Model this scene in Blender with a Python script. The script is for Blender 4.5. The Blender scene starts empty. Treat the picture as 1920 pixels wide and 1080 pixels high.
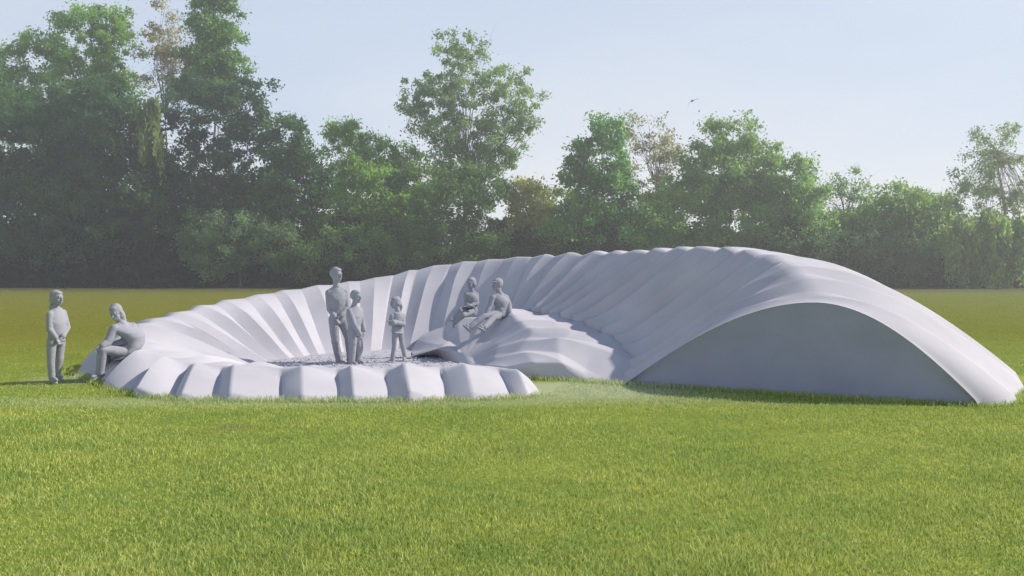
import bpy, bmesh, math, random
import numpy as np
from mathutils import Vector, Matrix, noise as mnoise
R = math.radians
F, HZ, CAMZ = 1867.0, 500.0, 1.75
rng = np.random.default_rng(11)
random.seed(4)
scene = bpy.context.scene
col = scene.collection

def W(u, v, d):
    return Vector(((u-960)/F*d, d, CAMZ-(v-HZ)/F*d))

# ---------------------------------------------------------------- helpers
def tag(o, label=None, cat=None, group=None, kind=None):
    if label: o['label'] = label
    if cat: o['category'] = cat
    if group: o['group'] = group
    if kind: o['kind'] = kind
    return o

def empty(name, loc=(0, 0, 0)):
    o = bpy.data.objects.new(name, None); col.objects.link(o)
    o.location = loc; o.empty_display_size = .3
    return o

def mesh_obj(name, verts, faces, mat, parent=None, smooth=True):
    me = bpy.data.meshes.new(name)
    verts = [tuple(v) for v in verts]
    me.from_pydata(verts, [], faces); me.update()
    if smooth:
        me.polygons.foreach_set('use_smooth', [True]*len(me.polygons))
    me.materials.append(mat)
    o = bpy.data.objects.new(name, me); col.objects.link(o)
    if parent: o.parent = parent
    return o

def np_mesh(name, V, Q, mat, parent=None, smooth=False, attr=None):
    """V (n,3), Q (m,k) all faces with k corners"""
    me = bpy.data.meshes.new(name)
    n, (m, k) = len(V), Q.shape
    me.vertices.add(n); me.vertices.foreach_set('co', V.astype(np.float32).ravel())
    me.loops.add(m*k); me.loops.foreach_set('vertex_index', Q.astype(np.int32).ravel())
    me.polygons.add(m)
    me.polygons.foreach_set('loop_start', np.arange(0, m*k, k, dtype=np.int32))
    me.polygons.foreach_set('loop_total', np.full(m, k, dtype=np.int32))
    if smooth: me.polygons.foreach_set('use_smooth', np.ones(m, dtype=bool))
    me.update(calc_edges=True)
    if attr is not None:
        a = me.attributes.new('tone', 'FLOAT', 'POINT'); a.data.foreach_set('value', attr.astype(np.float32))
    me.materials.append(mat)
    o = bpy.data.objects.new(name, me); col.objects.link(o)
    if parent: o.parent = parent
    return o

# ---------------------------------------------------------------- materials
class NT:
    def __init__(s, name):
        s.m = bpy.data.materials.new(name); s.m.use_nodes = True
        s.t = s.m.node_tree; s.t.nodes.clear()
        s.out = s.t.nodes.new('ShaderNodeOutputMaterial')
    def n(s, kind, **kw):
        nd = s.t.nodes.new(kind)
        for k, v in kw.items():
            if k in nd.inputs: nd.inputs[k].default_value = v
            else: setattr(nd, k, v)
        return nd
    def l(s, a, b): s.t.links.new(a, b)
    def ramp(s, fac, stops):
        r = s.n('ShaderNodeValToRGB')
        e = r.color_ramp.elements
        while len(e) > len(stops): e.remove(e[-1])
        while len(e) < len(stops): e.new(0.5)
        for el, (p, c) in zip(e, stops): el.position = p; el.color = (*c, 1) if len(c) == 3 else c
        s.l(fac, r.inputs['Fac']); return r.outputs['Color']
    def mix(s, fac, a, b, bt='MIX'):
        m = s.n('ShaderNodeMix', data_type='RGBA', blend_type=bt)
        for val, i in ((fac, 0), (a, 6), (b, 7)):
            if hasattr(val, 'links') or hasattr(val, 'is_output'): s.l(val, m.inputs[i])
            else: m.inputs[i].default_value = val if i == 0 else (*val, 1)
        return m.outputs[2]

def clay(name, base, var=.06, rough=.85, bump=.15, scale=3.0, stain=(.9, .9, .93)):
    q = NT(name)
    tc = q.n('ShaderNodeTexCoord')
    n1 = q.n('ShaderNodeTexNoise', Scale=scale*.35, Detail=6.0, Roughness=.6); q.l(tc.outputs['Object'], n1.inputs['Vector'])
    n2 = q.n('ShaderNodeTexNoise', Scale=scale*25, Detail=3.0); q.l(tc.outputs['Object'], n2.inputs['Vector'])
    c = q.ramp(n1.outputs['Fac'], [(.3, tuple(b*(1-var) for b in base)), (.7, tuple(b*(1+var) for b in base))])
    c2 = q.mix(.35, c, q.ramp(n2.outputs['Fac'], [(.3, stain), (.7, (1, 1, 1))]), 'MULTIPLY')
    b = q.n('ShaderNodeBsdfPrincipled', Roughness=rough)
    b.inputs['Specular IOR Level'].default_value = .25
    q.l(c2, b.inputs['Base Color'])
    bp = q.n('ShaderNodeBump', Strength=bump, Distance=.01); q.l(n2.outputs['Fac'], bp.inputs['Height'])
    q.l(bp.outputs['Normal'], b.inputs['Normal']); q.l(b.outputs[0], q.out.inputs['Surface'])
    return q.m

M_shell = clay('pale_lilac_render', (.55, .53, .56), var=.08)
M_cap = clay('shaded_lilac_render', (.38, .385, .50), var=.09)  # same render as the shell, with the end wall's bluish shade painted in
M_figure = clay('grey_clay', (.35, .355, .39), var=.06, scale=9, bump=.25)

def leaf_mat(name, dark, light, transl=.3):
    q = NT(name)
    at = q.n('ShaderNodeAttribute', attribute_name='tone')
    c = q.ramp(at.outputs['Fac'], [(0, dark), (1, light)])
    d = q.n('ShaderNodeBsdfDiffuse', Roughness=.6); q.l(c, d.inputs['Color'])
    t = q.n('ShaderNodeBsdfTranslucent'); q.l(q.mix(.5, c, tuple(min(1, x*1.5) for x in light)), t.inputs['Color'])
    mx = q.n('ShaderNodeMixShader'); mx.inputs[0].default_value = transl
    q.l(d.outputs[0], mx.inputs[1]); q.l(t.outputs[0], mx.inputs[2]); q.l(mx.outputs[0], q.out.inputs['Surface'])
    return q.m

def bark_mat(name, a, b):
    q = NT(name)
    tc = q.n('ShaderNodeTexCoord'); mp = q.n('ShaderNodeMapping'); mp.inputs['Scale'].default_value = (3, 3, .8)
    q.l(tc.outputs['Object'], mp.inputs['Vector'])
    n = q.n('ShaderNodeTexNoise', Scale=2.0, Detail=5.0); q.l(mp.outputs[0], n.inputs['Vector'])
    bs = q.n('ShaderNodeBsdfPrincipled', Roughness=.9)
    q.l(q.ramp(n.outputs['Fac'], [(.35, a), (.65, b)]), bs.inputs['Base Color']); q.l(bs.outputs[0], q.out.inputs['Surface'])
    return q.m
M_bark = bark_mat('grey_brown_bark', (.05, .04, .03), (.12, .1, .075))
M_birch = bark_mat('pale_bark', (.2, .18, .15), (.5, .46, .4))

def lawn_mat():
    q = NT('mown_grass_ground')
    tc = q.n('ShaderNodeTexCoord'); P = tc.outputs['Object']
    def noise(sc, det=4.0, stretch=None):
        n = q.n('ShaderNodeTexNoise', Scale=sc, Detail=det, Roughness=.6)
        if stretch:
            mp = q.n('ShaderNodeMapping'); mp.inputs['Scale'].default_value = stretch
            q.l(P, mp.inputs['Vector']); q.l(mp.outputs[0], n.inputs['Vector'])
        else: q.l(P, n.inputs['Vector'])
        return n.outputs['Fac']
    big = noise(.10, 5); mid = noise(.9, 6); fine = noise(22, 4); st = noise(9, 5, (1, .35, 1))
    c = q.ramp(big, [(.3, (.20, .26, .045)), (.5, (.25, .30, .05)), (.72, (.30, .32, .06))])
    c = q.mix(.55, c, q.ramp(mid, [(.3, (.62, .72, .6)), (.7, (1.25, 1.15, 1.1))]), 'MULTIPLY')
    c = q.mix(.8, c, q.ramp(fine, [(.3, (.6, .65, .6)), (.7, (1.3, 1.3, 1.2))]), 'MULTIPLY')
    c = q.mix(.6, c, q.ramp(st, [(.3, (.65, .7, .65)), (.7, (1.25, 1.25, 1.2))]), 'MULTIPLY')
    # dry patch, pale haze painted into the turf round the foot of the sculpture, olive far left field
    sx = q.n('ShaderNodeSeparateXYZ'); q.l(P, sx.inputs[0])
    def spot(x, y, rx, ry, soft=.6):
        mp = q.n('ShaderNodeMapping'); mp.inputs['Location'].default_value = (-x/rx, -y/ry, 0); mp.inputs['Scale'].default_value = (1/rx, 1/ry, 0)
        q.l(P, mp.inputs['Vector'])
        ln = q.n('ShaderNodeVectorMath', operation='LENGTH'); q.l(mp.outputs[0], ln.inputs[0])
        ad = q.n('ShaderNodeMath', operation='MULTIPLY_ADD'); q.l(mid, ad.inputs[0]); ad.inputs[1].default_value = soft; q.l(ln.outputs['Value'], ad.inputs[2])
        r = q.n('ShaderNodeMapRange', interpolation_type='SMOOTHSTEP'); q.l(ad.outputs[0], r.inputs[0])
        r.inputs[1].default_value = .5+soft*.5; r.inputs[2].default_value = 1+soft*.5; r.inputs[3].default_value = 1; r.inputs[4].default_value = 0
        return r.outputs[0]
    def scaled(s_, k):
        m = q.n('ShaderNodeMath', operation='MULTIPLY'); q.l(s_, m.inputs[0]); m.inputs[1].default_value = k; return m.outputs[0]
    c = q.mix(scaled(spot(1.15, 14.3, 1.7, 1.5), .75), c, (.44, .47, .3))
    c = q.mix(scaled(spot(-2.9, 13.0, 5.2, .75), .45), c, (.38, .42, .22))
    c = q.mix(scaled(spot(-3.05, 10.9, .35, .35, 1.2), .5), c, (.2, .13, .06))
    c = q.mix(scaled(spot(-6.9, 15.6, .9, 1.0), .45), c, (.36, .36, .2))
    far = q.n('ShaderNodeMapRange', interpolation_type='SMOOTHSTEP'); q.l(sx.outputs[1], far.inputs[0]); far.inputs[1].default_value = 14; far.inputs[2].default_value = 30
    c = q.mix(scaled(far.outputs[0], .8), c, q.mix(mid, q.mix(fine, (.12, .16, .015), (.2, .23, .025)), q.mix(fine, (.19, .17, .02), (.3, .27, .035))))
    lf = q.n('ShaderNodeMapRange', interpolation_type='SMOOTHSTEP'); q.l(sx.outputs[0], lf.inputs[0]); lf.inputs[1].default_value = 2; lf.inputs[2].default_value = -9
    lm = q.n('ShaderNodeMath', operation='MULTIPLY'); q.l(lf.outputs[0], lm.inputs[0]); q.l(far.outputs[0], lm.inputs[1])
    c = q.mix(scaled(lm.outputs[0], .5), c, (.24, .215, .035))
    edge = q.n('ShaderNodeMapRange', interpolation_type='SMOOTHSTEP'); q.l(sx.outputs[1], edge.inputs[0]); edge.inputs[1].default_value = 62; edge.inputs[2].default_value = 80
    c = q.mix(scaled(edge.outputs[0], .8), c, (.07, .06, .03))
    b = q.n('ShaderNodeBsdfPrincipled', Roughness=.9); b.inputs['Specular IOR Level'].default_value = .15
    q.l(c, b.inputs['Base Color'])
    bp = q.n('ShaderNodeBump', Strength=.6, Distance=.03); q.l(fine, bp.inputs['Height']); q.l(bp.outputs[0], b.inputs['Normal'])
    q.l(b.outputs[0], q.out.inputs['Surface'])
    return q.m

def blade_mat():
    q = NT('grass_blades')
    at = q.n('ShaderNodeAttribute', attribute_name='tone')
    tc = q.n('ShaderNodeTexCoord')
    n = q.n('ShaderNodeTexNoise', Scale=.7, Detail=5.0); q.l(tc.outputs['Object'], n.inputs['Vector'])
    c = q.ramp(at.outputs['Fac'], [(0, (.30, .38, .10)), (.5, (.50, .59, .17)), (1, (.82, .84, .38))])
    c = q.mix(.9, c, q.ramp(n.outputs['Fac'], [(.33, (.82, .88, .82)), (.66, (1.15, 1.08, 1.05))]), 'MULTIPLY')
    n3 = q.n('ShaderNodeTexNoise', Scale=3.2, Detail=4.0); q.l(tc.outputs['Object'], n3.inputs['Vector'])
    c = q.mix(.7, c, q.ramp(n3.outputs['Fac'], [(.36, (.86, .93, .88)), (.5, (1, 1, 1)), (.66, (1.12, 1.05, .95))]), 'MULTIPLY')
    ad_ = q.n('ShaderNodeAttribute', attribute_name='dry'); c = q.mix(ad_.outputs['Fac'], c, (.46, .44, .09))
    ap = q.n('ShaderNodeAttribute', attribute_name='pale'); c = q.mix(ap.outputs['Fac'], c, (.62, .66, .46))  # whitish haze near the sculpture, mixed into the blade colour
    d = q.n('ShaderNodeBsdfDiffuse'); q.l(c, d.inputs['Color'])
    t = q.n('ShaderNodeBsdfTranslucent'); q.l(c, t.inputs['Color'])
    mx = q.n('ShaderNodeMixShader'); mx.inputs[0].default_value = .35
    q.l(d.outputs[0], mx.inputs[1]); q.l(t.outputs[0], mx.inputs[2]); q.l(mx.outputs[0], q.out.inputs['Surface'])
    return q.m

# ---------------------------------------------------------------- ground
def build_ground():
    # one sheet, finer near the camera, with slight undulation
    xs = np.concatenate([np.linspace(-1500, -60, 8), np.linspace(-50, 50, 60), np.linspace(60, 1500, 8)])
    ys = np.concatenate([np.linspace(-60, 0, 6), np.linspace(2, 100, 70), np.linspace(120, 3000, 10)])
    X, Y = np.meshgrid(xs, ys)
    Z = .012*np.sin(X*1.3+.4*Y)*np.cos(Y*.9)-.012
    Z = np.where((Y > 30) | (abs(X) > 30), -.012, Z)
    V = np.stack([X, Y, Z], -1).reshape(-1, 3)
    nx, ny = len(xs), len(ys)
    i = np.arange(nx*ny).reshape(ny, nx)
    Q = np.stack([i[:-1, :-1], i[:-1, 1:], i[1:, 1:], i[1:, :-1]], -1).reshape(-1, 4)
    return tag(np_mesh('lawn', V, Q, lawn_mat(), smooth=True), kind='structure')
build_ground()

# ---------------------------------------------------------------- sculpture shell
# key: crest(u,v,d), outer foot (X,Y), inner foot (X,Y), inner convexity, outer convexity, pleat amplitude
def WX(u, d): return (u-960)/F*d
KEYS = [
 (W(1010,731,13.75), (WX(1016,13.65),13.62), (WX(1003,14.0),14.0), .5,.8,.02),
 (W(985,706,14.0),  (WX(1000,13.5),13.55), (.05,14.8), .5,.8,.06),
 (W(935,688,14.3),  (WX(968,13.4),13.35), (-.35,15.4), .5,.8,.08),
 (W(860,686,14.4),  (WX(880,13.2),13.15), (-.85,15.7), .5,.8,.09),
 (W(725,690,14.15), (WX(738,13),12.97), (-1.7,15.8), .5,.8,.09),
 (W(595,690,14.15), (WX(600,13),12.95), (-2.6,15.9), .5,.8,.09),
 (W(470,688,14.3),  (WX(468,13),12.98), (-3.3,16.1), .5,.8,.09),
 (W(372,683,14.7),  (WX(340,13.1),13.1), (-3.9,16.4), .5,.8,.09),
 (W(305,670,15.2),  (WX(238,13.8),13.75), (-4.2,16.7), .4,.7,.09),
 (W(262,648,15.9),  (WX(182,15.1),15.1), (-4.4,17.0), .3,.6,.08),
 (W(258,614,17.0),  (-7.45,17.0), (-4.45,17.4), .2,.6,.07),
 (W(325,589,18.3),  (-7.4,19.3), (-4.35,18.0), .2,.6,.07),
 (W(430,563,19.8),  (-6.6,21.4), (-4.1,18.7), .2,.6,.07),
 (W(560,541,21.3),  (-5.3,23.3), (-3.6,19.5), .3,.6,.07),
 (W(700,522,22.4),  (-3.4,24.7), (-2.9,20.2), .3,.6,.065),
 (W(820,498,22.8),  (-1.5,25.3), (-2.1,20.6), .35,.6,.065),
 (W(950,484,22.0),  (.8,24.9), tuple(W(905,618,20.7)), .35,.7,.065),
 (W(1090,475,20.4), (3.2,23.6), tuple(W(988,580,19.7)), -.2,.8,.065),
 (W(1200,471,18.8), (5.2,21.6), tuple(W(1040,583,18.9)), -.3,.9,.07),
 (W(1300,465,17.5), (7.0,19.6), tuple(W(1098,600,17.9)), -.35,.8,.06),
 (W(1385,470,16.4), (7.9,17.7), tuple(W(1150,628,17.0)), -.3,.75,.06),
 (W(1450,483,15.5), (7.9,15.9), tuple(W(1170,662,16.2)), -.15,.8,.06),
 (W(1498,515,14.6), (7.45,14.4), tuple(W(1172,694,15.5)), .15,.85,.06),
 (W(1532,558,13.85), (6.5,12.75), (WX(1168,14.9),15.05), 1,1,.03),
 (W(1532,567,13.55), (WX(1845,12.47),12.47), (WX(1163,14.85),14.8), 1,1,.012),
]
def build_shell():
    K = np.array([[*k[0], *k[1], *k[2][:2], k[3], k[4], k[5], (k[2][2] if len(k[2]) > 2 else -.03)] for k in KEYS])
    n = len(K)
    # arc length along the crest
    def cr(p0, p1, p2, p3, t):
        return .5*((2*p1)+(-p0+p2)*t+(2*p0-5*p1+4*p2-p3)*t*t+(-p0+3*p1-3*p2+p3)*t**3)
    dense = []
    for i in range(n-1):
        p0, p1, p2, p3 = K[max(i-1, 0)], K[i], K[i+1], K[min(i+2, n-1)]
        for t in np.linspace(0, 1, 80, endpoint=False): dense.append(cr(p0, p1, p2, p3, t))
    dense.append(K[-1]); D = np.array(dense)
    # spacing measure: mean of crest and outer foot travel
    mc = (D[:, 0:2]+D[:, 3:5]*.6+D[:, 5:7]*.25)/1.85
    s = np.concatenate([[0], np.cumsum(np.linalg.norm(np.diff(mc, axis=0), axis=1))])
    pleat = .75
    npl = int(round(s[-1]/pleat)); per = 24
    pts = npl*per
    # irregular pleat boundaries
    bounds = np.linspace(0, s[-1], npl+1); bounds[1:-1] += rng.uniform(-.09, .09, npl-1)
    sv, wave, pid, tops = [], [], [], []
    for i in range(npl):
        front = np.interp(bounds[i], s, D[:, 1]) < 15.4 and np.interp(bounds[i], s, D[:, 0]) < 2; rise = round((rng.uniform(.62, .74) if front else rng.uniform(.36, .62))*per)/per; a = rng.uniform(.7, 1.25); tops.append(i*per+int(round(rise*per)))
        for j in range(per):
            t = j/per; sv.append(bounds[i]+(bounds[i+1]-bounds[i])*t)
            w = t/rise if t < rise else 1-(t-rise)/(1-rise)
            w = w
            lobe = 1.6*math.sin(math.pi*(.5*t/rise if t < rise else .5+.5*(t-rise)/(1-rise)))**.75-.6
            fr = 1-min(1, max(0, (np.interp(sv[-1], s, D[:, 1])-14.9)/1.2)); fr = fr if np.interp(sv[-1], s, D[:, 0]) < 2 else 0
            wave.append(((w-.5)*2*(1-.3*fr)+.3*fr*lobe)*a*(1+.08*fr)); pid.append(i)
    sv.append(s[-1]); wave.append(-.6); pid.append(npl-1); kinks = []
    for i in range(npl): kinks.append(i*per+0)
    S = np.array([[np.interp(x, s, D[:, c]) for c in range(11)] for x in sv])
    MI, MO = 20, 22; MJ = MI
    rows = []
    jit = rng.uniform(-1, 1, (npl, 4))
    for k, (row, w) in enumerate(zip(S, wave)):
        C = Vector(row[0:3]); O = Vector((row[3], row[4], -.03)); I = Vector((row[5], row[6], row[10]))
        ci, co, amp = row[7:10]
        pts_ = [Vector((I.x-.02, I.y, -.12))]
        for m in range(MI):
            t = m/MI
            b_ = .55*t+.45*t*t*(3-2*t); g = (1-ci)*b_+ci*math.sin(math.pi/2*t) if ci >= 0 else (1+ci)*b_-ci*t**1.8
            if t > .85 and ci < .8: g = g-(.02)*((t-.85)/.15)**2*0
            p = I.lerp(C, t); p.z = I.z+(C.z-I.z)*g; pts_.append(p)
        for m in range(MO+1):
            t = m/MO
            g = (1-co)*(1-(.35*t+.65*t*t))+co*math.cos(math.pi/2*t)**.95
            p = C.lerp(O, t); p.z = O.z+(C.z-O.z)*g; pts_.append(p)
        rows.append((pts_, w, amp))
    # tangential normals from neighbouring rows
    P = np.array([[tuple(p) for p in r[0]] for r in rows])
    tu = np.gradient(P, axis=0); tv = np.gradient(P, axis=1)
    # use a smoothed cross direction so the pleats stay straight
    N = np.cross(tv, tu); N /= np.linalg.norm(N, axis=2, keepdims=True)+1e-9
    if N[:, MI, 2].mean() < 0: N = -N
    A = np.array([r[2]*r[1] for r in rows])[:, None]
    mm = P.shape[1]
    prof = np.array([min(1.15, .35+m/(MI*.45))-(.65*max(0, (m-.7*MI)/(.3*MI))) if m <= MI else .5+.75*min(1, (m-MI)/7) for m in range(mm)])
    # every pleat fades at its own height: facets break up along the slope
    for k in range(len(rows)):
        j = jit[pid[k]]
        for m in range(mm):
            q = 1+.22*j[0]*math.sin(m*.28+j[1]*3)
            P[k, m] += N[k, m]*A[k, 0]*prof[m]*q*((.75+.45*min(1, max(0, P[k, MI, 0]-.2))-.3*math.exp(-((m-MI)/3.5)**2)) if P[k, MI, 1] > 15.2 else (.85-.7*math.exp(-((m-MI)/3.0)**2)))
    P[:, 0, 2] = -.12; P[:, -1, 2] = -.12
    cuts = sorted(set([i*per for i in range(npl)]+tops+[len(rows)-1]))
    cuts = [c for c in cuts if c in (0, len(rows)-1) or P[c, MI, 1] > 15.0]
    Vs, Qs, base = [], [], 0
    for a, b in zip(cuts[:-1], cuts[1:]):
        blk = P[a:b+1]; nb = blk.shape[0]
        i2 = base+np.arange(nb*mm).reshape(nb, mm); base += nb*mm
        Vs.append(blk.reshape(-1, 3)); Qs.append(np.stack([i2[:-1, :-1], i2[:-1, 1:], i2[1:, 1:], i2[1:, :-1]], -1).reshape(-1, 4))
    return np.concatenate(Vs), np.concatenate(Qs), P
    V = P.reshape(-1, 3); nr = P.shape[0]
    idx = np.arange(nr*mm).reshape(nr, mm)
    Q = np.stack([idx[:-1, :-1], idx[:-1, 1:], idx[1:, 1:], idx[1:, :-1]], -1).reshape(-1, 4)
    return V, Q, P

root = empty('pleated_shell_sculpture', (0, 17, 0))
tag(root, 'large pale lilac pleated shell sculpture curling round a bowl on the lawn', 'sculpture')
V, Q, P = build_shell()
off = np.array([0, 17, 0])
sh = np_mesh('pleated_shell', V-off, Q, M_shell, root, smooth=True)
# rear closing: the arched end wall, slightly recessed and hollowed
end = P[-1]
def cap():
    inner = P[-4]
    L = end.copy()
    c0 = L[0]; c1 = L[-1]
    n = np.cross(c1-c0, [0, 0, 1.0]); n /= np.linalg.norm(n)
    if n[1] < 0: n = -n
    rows = []
    K = 14
    for k in range(K+1):
        t = k/K
        r = []
        for p in L:
            base = np.array([p[0], p[1], 0])
            q = np.array([p[0], p[1], p[2]*(1-t)-.03*t])
            r.append(q+n*(.012+.05*math.sin(math.pi*.5*min(1, t*2.2))))
        rows.append(r)
    G = np.array(rows); a, b = G.shape[:2]
    idx = np.arange(a*b).reshape(a, b)
    Qq = np.stack([idx[:-1, :-1], idx[1:, :-1], idx[1:, 1:], idx[:-1, 1:]], -1).reshape(-1, 4)
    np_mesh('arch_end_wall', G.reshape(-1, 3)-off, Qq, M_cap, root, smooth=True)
    # thin lip joining the shell edge to the recessed wall
    lip = np.concatenate([L, G[0]]); m = len(L)
    q2 = np.array([[i, i+1, m+i+1, m+i] for i in range(m-1)])
    np_mesh('arch_lip', lip-off, q2, M_shell, root, smooth=True)
cap()

# seat mound inside the opening, faceted, hand-laid
def mound():
    D = {
     # back / valley line
     'b0': W(768,658,20.3), 'b1': W(786,632,20.9), 'b2': W(838,602,21.4), 'b3': W(920,588,21.2), 'b4': W(985,584,20.6),
     'v1': W(985,583,19.6), 'v2': W(1045,587,18.9), 'v3': W(1105,603,18.0), 'v4': W(1158,630,17.1), 'v5': W(1195,655,16.6),
     # slope between wall and seat ridge
     's0': W(800,656,19.0), 's1': W(845,637,19.2), 's2': W(905,592,19.5), 's3': W(955,580,19.0),
     # lip of the small hollow
     'l0': W(776,668,18.8), 'l1': W(822,653,18.3), 'l2': W(866,660,17.9), 'l3': W(890,674,17.5),'l4': W(905,684,17.0),
     'h0': W(786,668,19.3), 'h1': W(822,672,19.1), 'h2': W(866,682,17.5),'h3': W(885,692,16.9),
     # seat ridge A
     'a1': W(912,633,18.2), 'a2': W(958,589,18.3), 'a3': W(1035,604,17.9), 'a4': W(1095,623,17.3), 'a5': W(1150,640,16.7), 'a6': W(1205,665,16.2),
     # shaded facet line between A and B
     'm1': W(935,645,17.4), 'm2': W(1000,622,17.2), 'm3': W(1070,625,17.0), 
     # ridge B
     'r1': W(925,678,16.8), 'r2': W(975,652,16.8), 'r3': W(1045,635,16.6), 'r4': W(1110,641,16.4), 'r5': W(1165,655,16.1), 'r6': W(1210,680,15.9),
     # step
     'e1': W(940,685,16.0), 'e2': W(1000,678,15.6), 'e3': W(1050,682,15.5), 'e4': W(1098,697,15.45), 'e5': W(1160,692,15.5), 'e6': W(1215,700,15.45),
     'f0': W(925,712,16.1), 'f1': W(960,714,15.9), 'f2': W(1015,710,15.5), 'f3': W(1072,712,15.35), 'f4': W(1110,717,15.15), 'f5': W(1165,717,15.1), 'f6': W(1230,717,15.1),
    }
    for k in ('v2','v3','v4','v5','a6'): D[k].z -= .015
    for k in ('f0','f1','f2','f3','f4','f5','f6','h0','h1','h2','h3'): D[k].z = -.03
    keys = list(D); ix = {k: i for i, k in enumerate(keys)}
    quads = ['b0 b1 s1 s0','b1 b2 s2 s1','b2 b3 s3 s2','b3 b4 v1 s3','b0 s0 l0','s0 s1 l1 l0','s1 s2 a1 l2','s1 l2 l1','s2 s3 a2 a1',
     's3 v1 a3 a2','v1 v2 a4 a3','v2 v3 a5 a4','v3 v4 v5 a6','v3 a6 a5','l2 a1 m1 l3','a1 a2 m2 m1','a2 a3 m3 m2','a3 a4 m3','l3 m1 r1 l4','m1 m2 r2 r1','m2 m3 r3 r2','m3 a4 r4 r3',
     'a4 a5 r5 r4','a5 a6 r6 r5','r1 r2 e2 e1','r2 r3 e3 e2','r3 r4 e4 e3','r4 r5 e5 e4','r5 r6 e6 e5','e1 e2 f2 f1','e2 e3 f3 f2','e3 e4 f4 f3','e4 e5 f5 f4','e5 e6 f6 f5',
     'l4 r1 e1','l4 e1 f1 f0','l0 l1 h1 h0','l1 l2 h2 h1','l2 l3 h3 h2','l3 l4 h3','l4 f0 h3']
    bm = bmesh.new()
    vs = [bm.verts.new(D[k]-Vector((0, 17, 0))) for k in keys]
    for q in quads: bm.faces.new([vs[ix[k]] for k in q.split()])
    bmesh.ops.recalc_face_normals(bm, faces=bm.faces)
    cl = bm.edges.layers.float.new('crease_edge')
    hard = ['a1 a2','a2 a3','a3 a4','a4 a5','r1 r2','r2 r3','r3 r4','r4 r5','e1 e2','e2 e3','e3 e4','e4 r4','r3 e3','r5 e5','l0 l1','l1 l2','l2 l3','e3 f3','a1 m1','s2 a1','s1 s2','m1 m2','m2 m3','l3 m1','r1 e1','v1 v2','v2 v3','v3 v4','v2 a4','v3 a5','a3 v1','e2 f2','e1 f1','r2 e2','r4 a4','m3 a4','r1 r2','l4 r1','l2 l3','l3 l4','e4 f4','e4 e5']
    for h in hard:
        a, b = h.split(); e = bm.edges.get((vs[ix[a]], vs[ix[b]]))
        if e: e[cl] = 1.0
    me = bpy.data.meshes.new('seat_mound'); bm.to_mesh(me); bm.free()
    me.materials.append(M_shell)
    o = bpy.data.objects.new('seat_mound', me); col.objects.link(o); o.parent = root
    md = o.modifiers.new('sub', 'SUBSURF'); md.subdivision_type = 'SIMPLE'; md.levels = 5; md.render_levels = 5; m2 = o.modifiers.new('soft', 'SMOOTH'); m2.factor = .5; m2.iterations = 32
    me.polygons.foreach_set('use_smooth', [True]*len(me.polygons))
    if sum(p.normal.z for p in me.polygons) < 0: me.flip_normals()
    # radial pleats fanning out of the hollow, like those of the shell
    dg = bpy.context.evaluated_depsgraph_get(); dg.update()
    nm = bpy.data.meshes.new_from_object(o.evaluated_get(dg)); nm.name = 'seat_mound'
    o.modifiers.clear(); o.data = nm
    hub = W(872, 672, 17.6)
    for v in nm.vertices:
        dx, dy = v.co.x-hub.x, v.co.y+17-hub.y
        r = math.hypot(dx, dy*.8); an = math.atan2(dy*.8, dx)
        t = (an/R(21)+.2*math.sin(an*3+r*.5)) % 1.0
        w = (t/.62 if t < .62 else 1-(t-.62)/.38)-.5
        v.co.z += .065*w*min(1, (r/1.7)**1.7)*(1 if an < 1.9 else .5)*min(1, max(0, v.co.z*5))
mound()

def floor():
    q = NT('gravel_floor')
    tc = q.n('ShaderNodeTexCoord')
    n = q.n('ShaderNodeTexNoise', Scale=4.0, Detail=8.0, Roughness=.7); q.l(tc.outputs['Object'], n.inputs['Vector'])
    b = q.n('ShaderNodeBsdfPrincipled', Roughness=.9)
    q.l(q.ramp(n.outputs['Fac'], [(.34, (.34, .34, .37)), (.46, (.46, .45, .49)), (.6, (.56, .54, .59))]), b.inputs['Base Color'])
    bp = q.n('ShaderNodeBump', Strength=.4, Distance=.03); q.l(n.outputs['Fac'], bp.inputs['Height']); q.l(bp.outputs[0], b.inputs['Normal'])
    q.l(b.outputs[0], q.out.inputs['Surface'])
    cx, cy = -2.2, 17.8
    vs = [Vector((cx, cy-17, .035))]; fs = []
    N, M = 64, 10
    for m in range(1, M+1):
        for k in range(N):
            a = 2*math.pi*k/N
            vs.append(Vector((cx+2.9*m/M*math.cos(a), cy-17+3.2*m/M*math.sin(a), .035+.012*math.sin(a*7+m)*math.cos(m*2.1))))
    for k in range(N): fs.append((0, 1+k, 1+(k+1) % N))
    for m in range(M-1):
        for k in range(N):
            a, b2 = 1+m*N+k, 1+m*N+(k+1) % N
            fs.append((a, a+N, b2+N, b2))
    mesh_obj('bowl_floor', vs, fs, q.m, root)
    # loose light chips scattered over the floor
    n = 700
    Vs, Fs = [], []
    g = np.random.default_rng(3)
    for i in range(n):
        a = g.uniform(0, 2*math.pi); r = math.sqrt(g.uniform(0, 1))
        x, y = cx+2.2*r*math.cos(a), cy-17+1.4*r*math.sin(a)
        s = g.uniform(.008, .024); b0 = len(Vs)
        for dx, dy, dz in ((1, 0, 0), (0, 1, 0), (-1, 0, 0), (0, -1, 0), (0, 0, .7), (0, 0, -.7)):
            Vs.append((x+dx*s*g.uniform(.6, 1.5), y+dy*s*g.uniform(.6, 1.2), .05+dz*s))
        for f in ((0, 1, 4), (1, 2, 4), (2, 3, 4), (3, 0, 4), (1, 0, 5), (2, 1, 5), (3, 2, 5), (0, 3, 5)): Fs.append(tuple(b0+k for k in f))
    o = mesh_obj('stone_chips', [Vector(v) for v in Vs], Fs, M_shell, root, smooth=False); tag(o, kind='stuff')
floor()

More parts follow.
